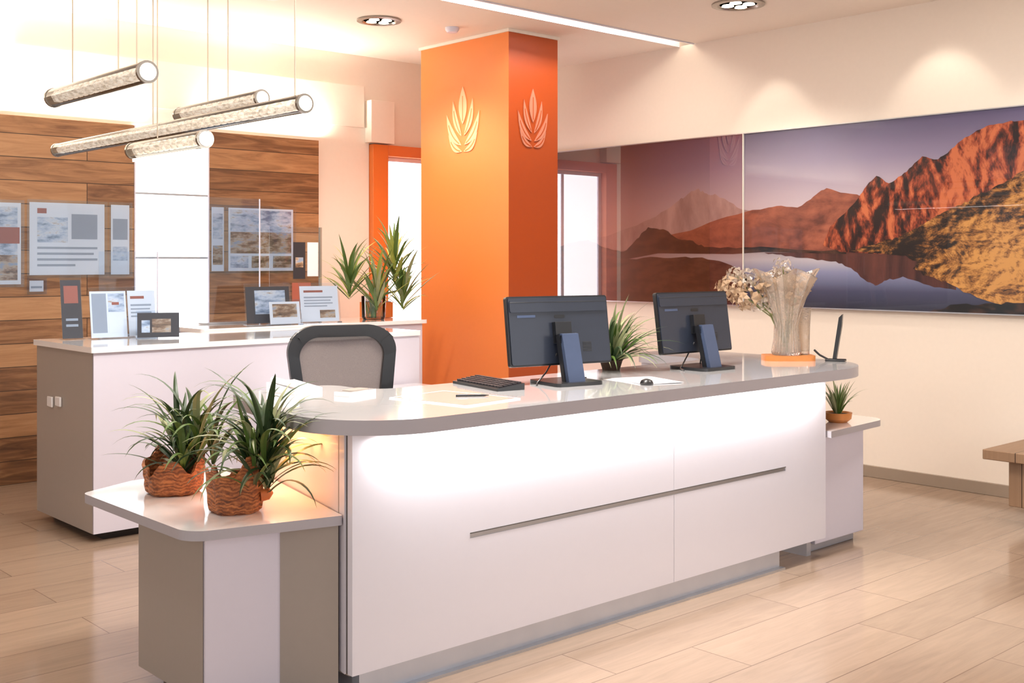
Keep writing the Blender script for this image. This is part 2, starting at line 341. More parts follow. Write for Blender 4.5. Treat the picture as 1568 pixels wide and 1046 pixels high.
mid=rough_line([(6.59,1.80),(6.15,1.86),(5.85,1.95),(5.59,2.0),(5.36,2.03),(5.24,2.04),(5.09,2.02),(4.97,2.08),(4.90,2.13),(4.83,2.16),(4.71,2.12),(4.57,2.1),(4.4,2.0),(4.2,1.66)],.006,3)
mur(mid+[(4.2,1.6),(6.59,1.6)],m_mid)
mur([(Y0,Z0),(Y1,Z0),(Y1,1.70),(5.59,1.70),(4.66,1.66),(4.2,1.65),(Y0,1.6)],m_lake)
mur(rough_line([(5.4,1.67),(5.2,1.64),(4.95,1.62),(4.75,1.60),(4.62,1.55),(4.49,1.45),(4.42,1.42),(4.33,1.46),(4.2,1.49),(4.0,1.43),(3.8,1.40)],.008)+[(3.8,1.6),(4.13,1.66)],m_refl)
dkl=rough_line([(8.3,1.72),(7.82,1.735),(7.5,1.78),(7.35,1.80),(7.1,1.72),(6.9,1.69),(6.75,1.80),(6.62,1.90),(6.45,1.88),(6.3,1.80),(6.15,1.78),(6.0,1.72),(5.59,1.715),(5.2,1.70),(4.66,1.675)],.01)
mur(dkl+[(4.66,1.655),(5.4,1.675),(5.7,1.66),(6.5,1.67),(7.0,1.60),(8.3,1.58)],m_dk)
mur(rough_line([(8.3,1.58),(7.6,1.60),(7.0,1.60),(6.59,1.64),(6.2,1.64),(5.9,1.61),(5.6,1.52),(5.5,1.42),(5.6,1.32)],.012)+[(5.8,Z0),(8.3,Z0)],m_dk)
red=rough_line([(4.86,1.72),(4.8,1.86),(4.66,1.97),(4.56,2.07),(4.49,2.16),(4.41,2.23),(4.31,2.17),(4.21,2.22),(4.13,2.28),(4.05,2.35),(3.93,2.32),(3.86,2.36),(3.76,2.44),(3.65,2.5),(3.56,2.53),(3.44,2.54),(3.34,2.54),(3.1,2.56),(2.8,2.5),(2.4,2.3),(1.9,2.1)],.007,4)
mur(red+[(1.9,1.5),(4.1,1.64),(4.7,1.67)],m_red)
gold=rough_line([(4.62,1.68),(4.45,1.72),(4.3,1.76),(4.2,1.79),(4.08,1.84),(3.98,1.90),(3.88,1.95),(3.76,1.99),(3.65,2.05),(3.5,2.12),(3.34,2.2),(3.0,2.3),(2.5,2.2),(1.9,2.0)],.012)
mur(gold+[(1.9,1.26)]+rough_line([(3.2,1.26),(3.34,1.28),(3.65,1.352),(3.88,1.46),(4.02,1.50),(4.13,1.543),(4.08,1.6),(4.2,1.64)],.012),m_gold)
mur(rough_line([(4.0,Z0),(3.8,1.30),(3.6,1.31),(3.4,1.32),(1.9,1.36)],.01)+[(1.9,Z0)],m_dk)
b.add([(X0-.014,y,z) for y,z in((5.60,Z0),(Y1,Z0),(Y1,Z1),(5.60,Z1))],[(0,1,2,3)],'picglass')
b.add([(X0-.014,y,z) for y,z in((Y0,Z0),(5.595,Z0),(5.595,Z1),(Y0,Z1))],[(0,1,2,3)],glassy('picture_glass_clear',t=.93,rough=.01,base=.02))
b.box(X0-.0155,X0-.0001,5.594,5.602,Z0,Z1,'wall')
for (y0,y1,z0,z1) in((Y0,Y1,Z1-.004,Z1+.004),(Y0,Y1,Z0-.004,Z0+.004)): b.box(X0-.015,XW-.001,y0,y1,z0,z1,'steel')
b.done(smooth=False)

# ------------------------------------------------------------ ceiling fixtures
def downlight(x,y,r):
    b=MB('ceiling_downlight',(x,y,H))
    b.lathe([(r*.72,-.001),(r,-.001),(r,-.012),(r*.78,-.016),(r*.70,-.004)],'bronze',n=32)
    b.lathe([(.001,-.004),(r*.70,-.004)],'bronze',n=32)
    for k in range(4):
        a=k*math.pi/2+.4; b.lathe([(r*.20,-.002),(r*.24,-.013),(r*.02,-.015)],'ledw',c=(math.cos(a)*r*.4,math.sin(a)*r*.4,0),n=12)
    b.done()
downlight(5.157,7.16,.17); downlight(6.74,4.97,.19); downlight(7.2,3.45,.17)
b=MB('smoke_detector',(5.75,7.0,H)); b.lathe([(.055,-.001),(.055,-.02),(.04,-.04),(.001,-.045)],'whitematte',n=24); b.done()
b=MB('ceiling_vent',(4.1,7.0,H)); b.lathe([(.13,-.001),(.13,-.01),(.10,-.014),(.001,-.008)],'whitematte',n=24); b.done()

def pendant(x,y0,y1,z,r,wires,glow=False):
    b=MB('tube_pendant_light'); n=20
    b.tube([(x,y0,z),(x,y1,z)],r,'tubeglass',n=n,caps=False)
    pts=[];rs=[];L=y1-y0; k=int(L/.07)
    for i in range(k+1):
        for q,rr in((0,.22),(.25,.66),(.75,.66)):
            yy=y0+.03+(L-.06)*(i+q)/(k+1); pts.append((x,yy,z)); rs.append(r*rr)
    b.tube(pts,rs,'tube',n=6)
    for yy,s in((y0,1),(y1,-1)):
        b.tube([(x,yy-.004*s,z),(x,yy+.012*s,z)],r*1.08,'bronze',n=n)
        b.tube([(x,yy-.007*s,z),(x,yy+.001*s,z)],r*.84,'tube',n=n)
    b.box(x-.005,x+.005,y0,y1,z+r*.95,z+r*1.05,'bronze'); b.box(x-.004,x+.004,y0,y1,z-r*1.04,z-r*.96,'bronze')
    if glow: b.box(x-.025,x+.025,y0+.05,y1-.05,z-r*1.5,z-r*1.1,'tubeglow')
    for yy in wires:
        b.tube([(x,yy,z+r),(x,yy,H-.001)],.0032,'wire',n=6); b.tube([(x,yy,H-.02),(x,yy,H-.001)],.012,'wire',n=8)
    b.done()
pendant(2.25,4.89,6.0,2.45,.048,(5.0,5.2,5.75))
pendant(3.05,5.27,6.2,2.45,.042,(5.63,5.86))
pendant(2.70,4.30,7.14,2.29,.040,(4.38,5.80),glow=False)
pendant(2.49,4.81,5.58,2.16,.040,(5.3,),glow=True)
def fill_panel(x,y,sx,sy):
    b=MB('added_fill_panel',(x,y,H)); b.box(-sx/2-.02,sx/2+.02,-sy/2-.02,sy/2+.02,-.02,-.001,'whitematte'); b.box(-sx/2,sx/2,-sy/2,sy/2,-.026,-.02,'ledw'); b.done()  # unseen panel, added to brighten desk top and floor
fill_panel(3.6,3.6,1.2,.6); fill_panel(5.6,2.6,1.2,.6); fill_panel(1.2,3.8,1.2,.6)

# ------------------------------------------------------------ reception desk
e=empty('reception_desk',(0,0,0))
b=MB('countertop')
out=fillet([(2.17,3.28),(5.85,3.28),(5.85,4.75),(5.35,4.75),(5.35,4.15),(2.95,4.15),(2.95,4.48),(2.43,4.48)],[.36,.46,.12,.1,.15,.15,.1,.1],12)
b.prism(out,.975,1.03,'slab',side='slabedge'); b.done(.006,parent=e)
b=MB('front_panels')
ZT=.975
b.box(2.346,2.90,3.42,3.45,.107,ZT,'white')
for x0,x1 in((2.90,4.1425),(4.1455,5.045)):
    b.box(x0,x1,3.42,3.45,.107,.514,'white'); b.box(x0,x1,3.42,3.45,.536,ZT,'white')
b.box(5.045,5.42,3.42,3.45,.107,ZT,'white')
b.box(2.90,5.045,3.424,3.45,.514,.536,'steel'); b.box(2.90,5.045,3.418,3.45,.532,.5365,'gap')
b.done(parent=e,smooth=False)
b=MB('carcass')
b.box(2.352,5.40,3.45,3.52,.10,ZT,'grey')
b.prism(fillet([(5.38,3.4202),(5.44,3.4202),(5.44,4.7),(5.38,4.7)],[0,.03,0,0],5),.107,ZT,'white')
b.prism([(2.34,3.462),(2.37,3.462),(2.60,4.42),(2.565,4.42)],.107,ZT,'white'); b.box(2.348,2.37,3.45,3.462,.107,ZT,'gap')
b.box(5.40,5.44,3.6,4.7,.107,ZT,'white')
b.done(parent=e,smooth=False)
b=MB('plinth'); b.box(2.40,5.04,3.455,3.50,0,.107,'plinth'); b.box(2.40,5.05,3.425,3.456,0,.012,'steel'); b.prism([(2.40,3.5),(2.44,3.5),(2.63,4.38),(2.59,4.38)],0,.107,'plinth'); b.box(5.36,5.40,3.5,4.65,0,.107,'plinth'); b.done(parent=e,smooth=False)
b=MB('led_strip'); b.box(2.45,5.38,3.375,3.395,.968,.9751,'led'); b.prism([(2.29,3.5),(2.305,3.5),(2.50,4.3),(2.485,4.3)],.968,.9751,'ledo'); b.done(parent=e)
b=MB('side_shelf')
b.prism(fillet([(1.80,3.60),(2.339,3.47),(2.56,4.45),(2.50,4.62),(2.06,4.62),(1.80,4.50)],[.10,.01,.0,.02,.05,.05]),.645,.68,'slab',side='slabedge')
b.prism([(1.90,3.67),(2.18,3.655),(2.339,3.50),(2.45,4.2),(1.90,4.2)],.05,.645,'whitematte')
b.add([(1.897,3.68,.05),(1.897,4.2,.05),(1.897,4.2,.645),(1.897,3.68,.645)],[(0,1,2,3)],'grey')  # shade of the -X side painted as a grey sheet
b.add([(2.185,3.647,.05),(2.337,3.497,.05),(2.337,3.497,.645),(2.185,3.647,.645)],[(0,1,2,3)],'grey')  # angled face darkened with grey to paint its shade
b.box(1.97,2.33,3.74,4.14,0,.05,'plinth'); b.done(parent=e,smooth=False)
b=MB('end_shelf')
b.prism(fillet([(5.442,3.40),(6.13,3.46),(6.13,4.15),(5.442,4.15)],[0,.12,.08,0]),.645,.68,'slab',side='slabedge')
b.box(5.442,5.94,3.50,4.1,.05,.645,'whitematte'); b.box(5.442,5.90,3.54,4.05,0,.05,'plinth'); b.done(.004,parent=e)

# ------------------------------------------------------------ back cabinets
b=MB('low_storage_cabinet')
b.box(2.62,4.95,6.39,7.26,.05,1.08,'whitematte'); b.prism(fillet([(2.60,6.37),(4.95,6.37),(4.95,7.28),(2.60,7.28)],.01,3),1.08,1.113,'slab')
b.add([(2.618,6.40,.05),(2.618,7.26,.05),(2.618,7.26,1.08),(2.618,6.40,1.08)],[(0,1,2,3)],'grey')  # cabinet end: grey sheet stands in for shade on white
b.box(2.70,4.9,6.45,7.2,0,.05,'dark'); 
b.done(smooth=False)
b=MB('counter_cabinet')
b.box(3.80,5.70,7.32,7.93,.05,1.10,'whitematte'); b.prism(fillet([(3.75,7.29),(5.74,7.29),(5.74,7.97),(3.75,7.97)],.03,4),1.10,1.13,'slab',side='slab'); b.box(3.85,5.65,7.36,7.9,0,.05,'dark'); b.done(smooth=False)
b=MB('work_table')
b.box(3.7,4.90,5.75,6.36,.72,.75,'slab')
for x in(3.75,4.82):
    for y in(5.8,6.28): b.box(x,x+.04,y,y+.04,0,.72,'steel')
b.done(.003)

# ------------------------------------------------------------ office chair
e=empty('office_chair',(3.24,4.80,0),math.radians(-18))
b=MB('backrest')
o=fillet([(-.23,0),(.23,0),(.285,.47),(.20,.56),(-.20,.56),(-.285,.47)],[.08,.08,.12,.16,.16,.12],8)
i=fillet([(-.175,.06),(.175,.06),(.222,.43),(.165,.50),(-.165,.50),(-.222,.43)],[.05,.05,.08,.1,.1,.08],8)
n=len(o); 
def cv(p,y): return (p[0],y+.35*p[0]**2*-1.0+.05*math.sin(p[1]*4),p[1]+.72)
vs=[cv(p,-.015) for p in o]+[cv(p,-.015) for p in i]+[cv(p,.02) for p in o]+[cv(p,.02) for p in i]
fs=[]
for k in range(n):
    j=(k+1)%n; fs+=[(k,j,n+j,n+k),(2*n+k,3*n+k,3*n+j,2*n+j),(k,2*n+k,2*n+j,j),(n+k,n+j,3*n+j,3*n+k)]
b.add(vs,fs,'black'); 
g=10; vv=[];ff=[]
for a in range(g+1):
    z=.05+.46*a/g; w=.182+(.228-.182)*min(1,(z/.43)); 
    if z>.43: w=.228-(z-.43)*.8
    for c in range(g+1): vv.append(cv((-w+2*w*c/g,z),.003))
for a in range(g):
    for c in range(g): q=a*(g+1)+c; ff.append((q,q+1,q+g+2,q+g+1))
b.add(vv,ff,'mesh'); b.done(.004,parent=e)
b=MB('seat'); 
b.prism(fillet([(-.25,-.28),(.25,-.28),(.24,.22),(-.24,.22)],.09),.47,.545,'fabric'); b.prism(fillet([(-.2,-.2),(.2,-.2),(.2,.2),(-.2,.2)],.05),.44,.47,'black'); 
b.tube([(0,.02,.45),(0,.26,.46),(0,.30,.6),(0,.05,.80)],[.03,.03,.025,.02],'black')
for s in(-1,1):
    b.tube([(s*.2,0,.45),(s*.31,0,.47),(s*.32,0,.70)],.018,'black'); b.prism(fillet([(s*.32-.04,-.14),(s*.32+.04,-.14),(s*.32+.04,.14),(s*.32-.04,.14)],.035),.70,.73,'black')
b.done(.012,parent=e)
b=MB('base'); b.tube([(0,0,.08),(0,0,.44)],.028,'steel',n=16)
for k in range(5):
    a=k*2*math.pi/5; dx,dy=math.cos(a),math.sin(a); b.tube([(0,0,.12),(dx*.3,dy*.3,.075)],[.03,.018],'black')
    b.tube([(dx*.3-dy*.02,dy*.3+dx*.02,.03),(dx*.3+dy*.02,dy*.3-dx*.02,.03)],.03,'black',n=14)
b.done(parent=e)

# ------------------------------------------------------------ monitors
def monitor(x,y,z,rz,w=.57,h=.325,zb=.085):
    b=MB('computer_monitor',(x,y,z),rz)
    b.X=Matrix.Translation((0,0,zb))@Matrix.Rotation(math.radians(-8),4,'X')
    b.prism(fillet([(-w/2,0),(w/2,0),(w/2,h),(-w/2,h)],.012,4),.0,.022,'black',axis='y')
    b.prism(fillet([(-w/2+.008,.008),(w/2-.008,.008),(w/2-.008,h-.008),(-w/2+.008,h-.008)],.01,4),-.006,.0,'blueblack',axis='y')
    b.prism(fillet([(-w/2+.012,h-.075),(w/2-.012,h-.075),(w/2-.012,h-.02),(-w/2+.012,h-.02)],.01,4),-.012,-.006,'blueblack',axis='y')
    b.box(-w/2+.012,w/2-.012,.021,.0235,.012,h-.012,'screen')
    b.box(-w/2+.05,-w/2+.15,-.0075,-.006,h-.100,h-.088,'bluegrey'); b.box(-w/2+.01,w/2-.01,-.0135,-.012,h-.03,h-.028,'black')
    b.box(-.045,.045,-.035,-.006,.10,.20,'black')
    b.prism(fillet([(-.03,.22),(.03,.22),(.03,.235),(-.03,.235)],.006,3),-.007,-.006,'black',axis='y')
    for k in range(6): b.box(.12,.17,-.008,-.006,.06+k*.008,.063+k*.008,'black')
    b.X=Matrix.Identity(4)
    b.prism([(-.125,.012),(-.10,.012),(-.045,.235),(-.065,.235)],-.045,.045,'bluegrey',axis='x')
    b.prism([(-.10,.012),(-.075,.012),(-.022,.22),(-.045,.235)],-.052,.052,'black',axis='x')
    b.box(-.045,.045,-.062,-.0,.19,.228,'black')
    b.prism(fillet([(-.13,-.16),(.13,-.16),(.13,.10),(-.13,.10)],.03,5),0,.016,'black')
    b.tube([(.03,0,.14),(.06,.03,.06),(.1,.07,.012),(.2,.09,.006)],.004,'black',n=6)
    b.tube([(-.03,0,.14),(-.08,.02,.05),(-.14,.0,.008),(-.18,-.06,.006)],.004,'black',n=6)
    return b.done(.003)
monitor(3.79,3.80,1.03,math.radians(-11))
monitor(4.84,3.83,1.03,math.radians(-2))
b=MB('keyboard',(3.43,3.92,1.03),math.radians(80))
b.prism([(-.07,0),(.07,0),(.07,.012),(-.07,.03)],-.2,.2,'black',axis='x')
for r_ in range(5):
    for c_ in range(14): b.box(-.19+c_*.0272,-.168+c_*.0272,-.06+r_*.024,-.04+r_*.024,.012+.003*(4-r_),.022+.0033*(4-r_),'inkdk')
b.done(.001,smooth=False)
b=MB('computer_mouse',(4.02,3.48,1.03),.3); b.lathe([(.03,0),(.032,.008),(.026,.02),(.012,.027),(.001,.029)],'black',n=18); b.done()

# papers
def sheet(name,loc,rz,w,h,items,thick=.001,tilt=None,base='paper'):
    b=MB(name,loc,rz)
    if tilt is not None: b.X=Matrix.Translation((0,0,.007))@Matrix.Rotation(tilt,4,'X')
    b.box(-w/2,w/2,-thick,0,0,h,base)
    for k,(x0,x1,z0,z1,m) in enumerate(items): b.box(-w/2+x0*w,-w/2+x1*w,-thick-.0008-.0003*k,-thick,z0*h,z1*h,m)
    return b
def flat_papers(name,loc,rz,w,h,n=1):
    b=MB(name,loc,rz)
    for k in range(n):
        b.X=Matrix.Translation((R.uniform(-.02,.02),R.uniform(-.02,.02),.0012*k))@Matrix.Rotation(R.uniform(-.15,.15) if k else 0,4,'Z')
        b.box(-w/2,w/2,-h/2,h/2,0,.001,'paper')
        if k==n-1:
            for q in range(9): b.box(-w/2+.02,w/2-.02-R.random()*.05,h/2-.03-q*.02,h/2-.026-q*.02,.001,.0014,'ink')
    return b.done(smooth=False)
flat_papers('paper_sheet_stack',(4.14,3.60,1.03),-.2,.21,.297,4)
b=MB('desk_pad',(3.02,3.66,1.03),math.radians(8)); b.prism(fillet([(-.17,-.22),(.17,-.22),(.17,.22),(-.17,.22)],.012),0,.004,'paper'); b.prism(fillet([(-.155,-.205),(.155,-.205),(.155,.205),(-.155,.205)],.01),.004,.005,'grey'); b.prism(fillet([(-.152,-.202),(.152,-.202),(.152,.202),(-.152,.202)],.01),.005,.0055,'slab'); b.done()
b=MB('ballpoint_pen',(3.10,3.64,1.0400),math.radians(-35)); b.tube([(-.07,0,0),(.05,0,0),(.07,0,0)],[.0045,.0045,.001],'black',n=10); b.box(-.06,-.02,-.001,.001,.004,.006,'steel'); b.done()
b=MB('tissue_box',(2.80,4.06,1.03),.3); b.prism(fillet([(-.09,-.05),(.09,-.05),(.09,.05),(-.09,.05)],.015),0,.02,'slab'); b.prism(fillet([(-.06,-.03),(.06,-.03),(.06,.03),(-.06,.03)],.015),.02,.024,'grey'); b.done(.002)
b=MB('desk_phone',(2.66,4.32,1.03),.2); b.prism([(-.09,0),(.09,0),(.09,.045),(-.09,.02)],-.08,.08,'slab',axis='x'); b.tube([(-.055,-.08,.04),(-.055,0,.045),(-.055,.08,.055)],.014,'slab',n=12); b.done(.004)

# ------------------------------------------------------------ plants
def bowl_plant(name,loc,rz,W,Hh,n,Lr,seed,lean=(.06,-.055)):
    e=empty(name,loc,rz); rnd=random.Random(seed)
    ph=[rnd.uniform(0,6.28) for _ in range(4)]
    def rim(i,n=48):
        a=2*math.pi*i/n
        return .34*math.sin(a*1+ph[0])+.24*math.sin(a*3+ph[1])+.18*math.sin(a*5+ph[2])+.12*math.sin(a*9+ph[3])
    b=MB('bowl')
    def jit(k,i,r,z):
        q=z/Hh; rr=r*(1+.05*math.sin(i*.7+ph[3])+.02*math.sin(i*2.1+k))
        return rr, z*(1+.60*rim(i)*q)
    b.lathe([(W*.40,0),(W*.46,Hh*.08),(W*.48,Hh*.25),(W*.475,Hh*.45),(W*.50,Hh*.62),(W*.49,Hh*.82),(W*.51,Hh*.98),(W*.465,Hh*1.0),(W*.43,Hh*.5),(W*.40,Hh*.4)],'terra',n=48,jit=jit)
    b.lathe([(W*.42,Hh*.44),(.001,Hh*.5)],'soil',n=20)
    b.tube([(W*.44,0,Hh*.40),(W*.56,.01,Hh*.42),(W*.62,.01,Hh*.50)],[.024,.022,.014],'terra2',n=10)
    b.done(parent=e)
    b=MB('foliage')
    inv=Matrix.Rotation(-rz,3,'Z')
    lean=inv@Vector((lean[0],lean[1],0))
    heads=[]
    for k in range(6):
        a=k*2.4+rnd.random(); r0=.015; hx=Vector((math.cos(a)*.05,math.sin(a)*.05,Hh*.5+rnd.uniform(.06,.17)))+lean*rnd.uniform(.5,1.5)
        b.tube([(math.cos(a)*r0,math.sin(a)*r0,Hh*.45),(hx.x*.5,hx.y*.5,(Hh*.45+hx.z)/2),tuple(hx)],[.008,.007,.005],'stem',n=7); heads.append(hx)
    for k in range(n):
        h=heads[k%6]; az=k*2.399+rnd.uniform(-.4,.4); q=(k//6)/(n/6)
        tilt=.05+q*.85; L=rnd.uniform(*Lr)*(1-.08*q)
        mat='leafd' if rnd.random()<.55 else ('leaf' if rnd.random()<.55 else 'leafl')
        b.blade((h.x,h.y,h.z-.10*q),az,tilt,L,rnd.uniform(.018,.030),rnd.uniform(.9,2.3),mat,seg=12,twist=rnd.uniform(-1.0,1.0))
    b.done(parent=e)
bowl_plant('potted_spider_plant',(2.075,4.27,.68),.5,.23,.135,90,(.24,.43),3)
bowl_plant('potted_spider_plant',(2.09,3.80,.68),-.75,.205,.145,110,(.26,.44),11,lean=(.09,-.08))
e=empty('dracaena_plant_in_glass_vase',(5.42,7.60,1.13)); b=MB('vase')
b.lathe([(.001,0),(.085,0),(.095,.02),(.10,.19),(.095,.19),(.09,.025),(.001,.01)],'glass',n=28)
for k in range(14): b.blade((R.uniform(-.05,.05),R.uniform(-.05,.05),.012),R.uniform(0,6.28),R.uniform(0,.3),.17,.02,.3,'leafy' if k%2 else 'leaf')
b.done(parent=e)
b=MB('foliage')
for k,(sx,sy,lean,az0,hh) in enumerate([(-.04,0,.16,2.6,.34),(.05,.02,.14,-.6,.48),(0,-.04,.05,4.2,.25),(.03,.03,.24,-.3,.24)]):
    top=(sx+math.cos(az0)*lean,sy+math.sin(az0)*lean,hh)
    b.tube([(sx*.3,sy*.3,.02),(sx,sy,.18),top],[.011,.010,.009],'stem',n=8)
    for j in range(28):
        az=j*2.399+k; q=j/28
        b.blade((top[0],top[1],top[2]-.18*q),az,.12+q*.75,R.uniform(.26,.46),R.uniform(.026,.044),R.uniform(.3,1.3),('leaf','leafy','leafl','leaf')[j%4],twist=R.uniform(-.4,.4))
b.done(parent=e)
e=empty('potted_fern',(4.43,4.08,1.03)); b=MB('pot'); b.lathe([(.045,0),(.06,.05),(.065,.055),(.058,.055),(.05,.04)],'soil',n=24); b.lathe([(.056,.045),(.001,.048)],'soil',n=16); b.done(parent=e)
b=MB('fronds')
for k in range(130):
    az=k*2.399; q=k/130
    b.blade((.02*math.cos(az),.02*math.sin(az),.04),az,.05+q*1.1,R.uniform(.24,.44),R.uniform(.014,.024),R.uniform(.7,1.9),('leafd','leaf','leafl')[k%3],twist=R.uniform(-.6,.6))
b.done(parent=e)
e=empty('potted_grass_plant',(5.80,3.58,.68)); b=MB('bowl'); b.lathe([(.05,0),(.075,.02),(.08,.055),(.07,.055),(.06,.04)],'tray',n=24); b.lathe([(.068,.045),(.001,.05)],'soil',n=16); b.done(parent=e)
b=MB('blades')
for k in range(30):
    az=k*2.399; q=k/30
    b.blade((.015*math.cos(az),.015*math.sin(az),.045),az,.05+q*.5,R.uniform(.16,.25),.014,R.uniform(.3,1.2),('leaf','leafl')[k%2])
b.done(parent=e)

# crystal vase with dried flowers
e=empty('glass_vase_with_dried_flowers',(5.63,3.80,1.03),math.radians(-42))
b=MB('tray'); b.prism(fillet([(-.145,-.085),(.145,-.085),(.145,.085),(-.145,.085)],.04),0,.03,'tray'); b.done(.006,parent=e)
b=MB('vase')
def ruff(k,i,r,z):
    a=2*math.pi*i/56; q=max(0,(z-.22)/.28)
    return r*(1+.05*(i%2)+.20*q*math.sin(a*6+.5)), z+.03*q*math.sin(a*4+1)
b.lathe([(.075,.03),(.082,.045),(.070,.13),(.066,.20),(.085,.28),(.115,.38),(.150,.47),(.165,.50),(.158,.50),(.108,.38),(.078,.28),(.058,.20),(.062,.13),(.070,.05),(.03,.045)],'crystal',c=(-.01,0,0),n=56,jit=ruff)
b.lathe([(.032,.03),(.036,.2),(.042,.30),(.037,.30),(.028,.05)],'crystal',c=(.10,.03,0),n=10); b.done(parent=e,smooth=True)
M['petal']=P('dried_petals',(172,142,112),.45,noise=.5,nscale=30,alpha=.9)
M['petal2']=P('translucent_petals',(200,184,166),.15,noise=.3,nscale=20,trans=.5,alpha=.65)
b=MB('flowers')
def blob(c,r,mat,n=44,squash=.8):
    for k in range(n):
        z=1-2*(k+.5)/n; a=k*2.399; s=math.sqrt(1-z*z); d=Vector((s*math.cos(a),s*math.sin(a),z*squash)); p=Vector(c)+d*r*R.uniform(.7,1.05)
        u=d.cross(Vector((.3,.2,1))).normalized(); v=d.cross(u).normalized(); w=r*R.uniform(.24,.40)
        q=R.uniform(0,3); u,v=u*math.cos(q)+v*math.sin(q),v*math.cos(q)-u*math.sin(q)
        b.add([tuple(p),tuple(p+u*w+d*w*.3),tuple(p+(u+v)*w*.8-d*w*.1),tuple(p+v*w+d*w*.3),tuple(p+(v-u)*w*.7)],[(0,1,2),(0,2,3),(0,3,4)],mat)
for c,r,mt in [((-.33,.0,.42),.085,'petal'),((-.25,-.03,.36),.085,'petal'),((-.22,.03,.47),.075,'petal2'),((-.12,.02,.44),.09,'petal'),((-.02,.02,.46),.08,'petal2'),((.07,0,.44),.075,'petal'),((-.16,.02,.34),.07,'petal2'),((-.30,.03,.49),.06,'petal2'),((-.03,.0,.54),.06,'petal2'),((.02,0,.36),.06,'petal')]:
    blob(c,r,mt); b.tube([(-.01,0,.06),(c[0]*.3,c[1]*.3,.25),(c[0],c[1],c[2])],.004,'stem',n=6)
b.done(parent=e,smooth=False)
b=MB('card_reader_stand',(5.77,3.57,1.03),.4)
b.prism([(-.05,0),(.05,0),(.05,.012),(.02,.012),(-.015,.25),(-.035,.27),(-.03,.20),(.0,.012),(-.05,.012)],-.02,.02,'black',axis='x')
b.box(-.035,.035,-.05,.06,0,.012,'black'); b.tube([(.0,.05,.01),(.03,.10,.03),(.02,.13,.06)],.006,'black'); b.done(.003)

# ------------------------------------------------------------ items on cabinets
def acrylic_stand(name,x,y,z,rz,w,h,items,base='paper'):
    b=sheet(name,(x,y,z),rz,w*.94,h*.92,items,tilt=math.radians(-10),base=base)
    b.X=Matrix.Translation((0,0,.007))@Matrix.Rotation(math.radians(-10),4,'X')@Matrix.Translation((0,-.005,0)); b.box(-w/2,w/2,-.002,0,0,h,'acryl')
    b.X=Matrix.Identity(4); b.box(-w/2,w/2,-.03,.06,0.0005,.006,'acryl'); b.done(smooth=False)
txt=[(.1,.6,.82,.88,'inkred'),(.1,.85,.66,.7,'ink'),(.1,.8,.58,.61,'ink'),(.1,.85,.5,.53,'ink'),(.1,.7,.42,.45,'ink'),(.5,.9,.1,.32,'photo')]
dk=[(.15,.85,.6,.9,'inkred'),(.2,.8,.3,.34,'ink'),(.2,.8,.2,.24,'ink')]
acrylic_stand('brochure_display_stand',2.78,7.10,1.113,-.1,.13,.40,dk,base='inkdk')
acrylic_stand('brochure_holder',2.99,7.04,1.113,-.1,.24,.32,[(.05,.45,.1,.95,'ink'),(.5,.95,.55,.95,'inkblue'),(.5,.95,.1,.5,'paper'),(.6,.8,.7,.76,'inkred')])
acrylic_stand('brochure_holder',3.22,7.06,1.113,-.1,.19,.32,txt)
acrylic_stand('countertop_sign',3.22,6.84,1.113,-.4,.27,.17,[(.35,.8,.2,.75,'photo'),(.1,.3,.2,.7,'inkblue')],base='inkdk')
acrylic_stand('countertop_sign',4.43,7.55,1.13,-.2,.36,.30,[(.2,.9,.25,.9,'inkblue'),(.2,.9,.05,.2,'inkdk')],base='inkdk')
acrylic_stand('brochure_holder',4.47,7.38,1.13,-.1,.26,.18,[(.1,.9,.3,.9,'photo')])
acrylic_stand('brochure_display_stand',4.85,7.50,1.13,-.2,.33,.30,txt)
b=MB('glass_display_screen',(4.80,7.80,1.131),0)
b.box(-.22,.24,0,.008,0.0,.74,'acryl'); b.box(-.01,.10,-.003,-.001,.33,.62,'inkdk'); b.box(.12,.22,-.003,-.001,.35,.62,'paper'); b.box(.01,.08,-.005,-.003,.42,.5,'photo'); b.box(-.02,.15,-.003,-.001,.1,.3,'inkred')
b.box(.235,.25,-.01,.015,0.0,.74,'base'); b.box(-.22,.24,-.03,.04,0.0,.01,'steel'); b.done(smooth=False)
b=MB('glass_display_screen',(3.25,7.23,1.114),0); b.box(-.25,.15,0,.006,0,.55,'acryl'); b.box(-.25,.15,-.02,.02,0.0,.01,'steel'); b.box(.146,.152,-.002,.008,0.0,.55,'whitematte'); b.done(smooth=False)
b=MB('glass_display_screen',(4.32,7.84,1.131),0); b.box(-.3,.2,0,.006,0,.95,'acryl'); b.box(-.3,.2,-.03,.03,0.0,.01,'steel'); b.box(.196,.202,-.002,.008,0.0,.95,'whitematte'); b.done(smooth=False)
b=MB('orange_storage_box',(5.62,7.84,1.13),0); b.box(-.1,.1,-.1,.1,0.001,.13,'orange'); b.box(-.09,.09,-.09,.09,.13,.135,'inkdk'); b.done(.004)
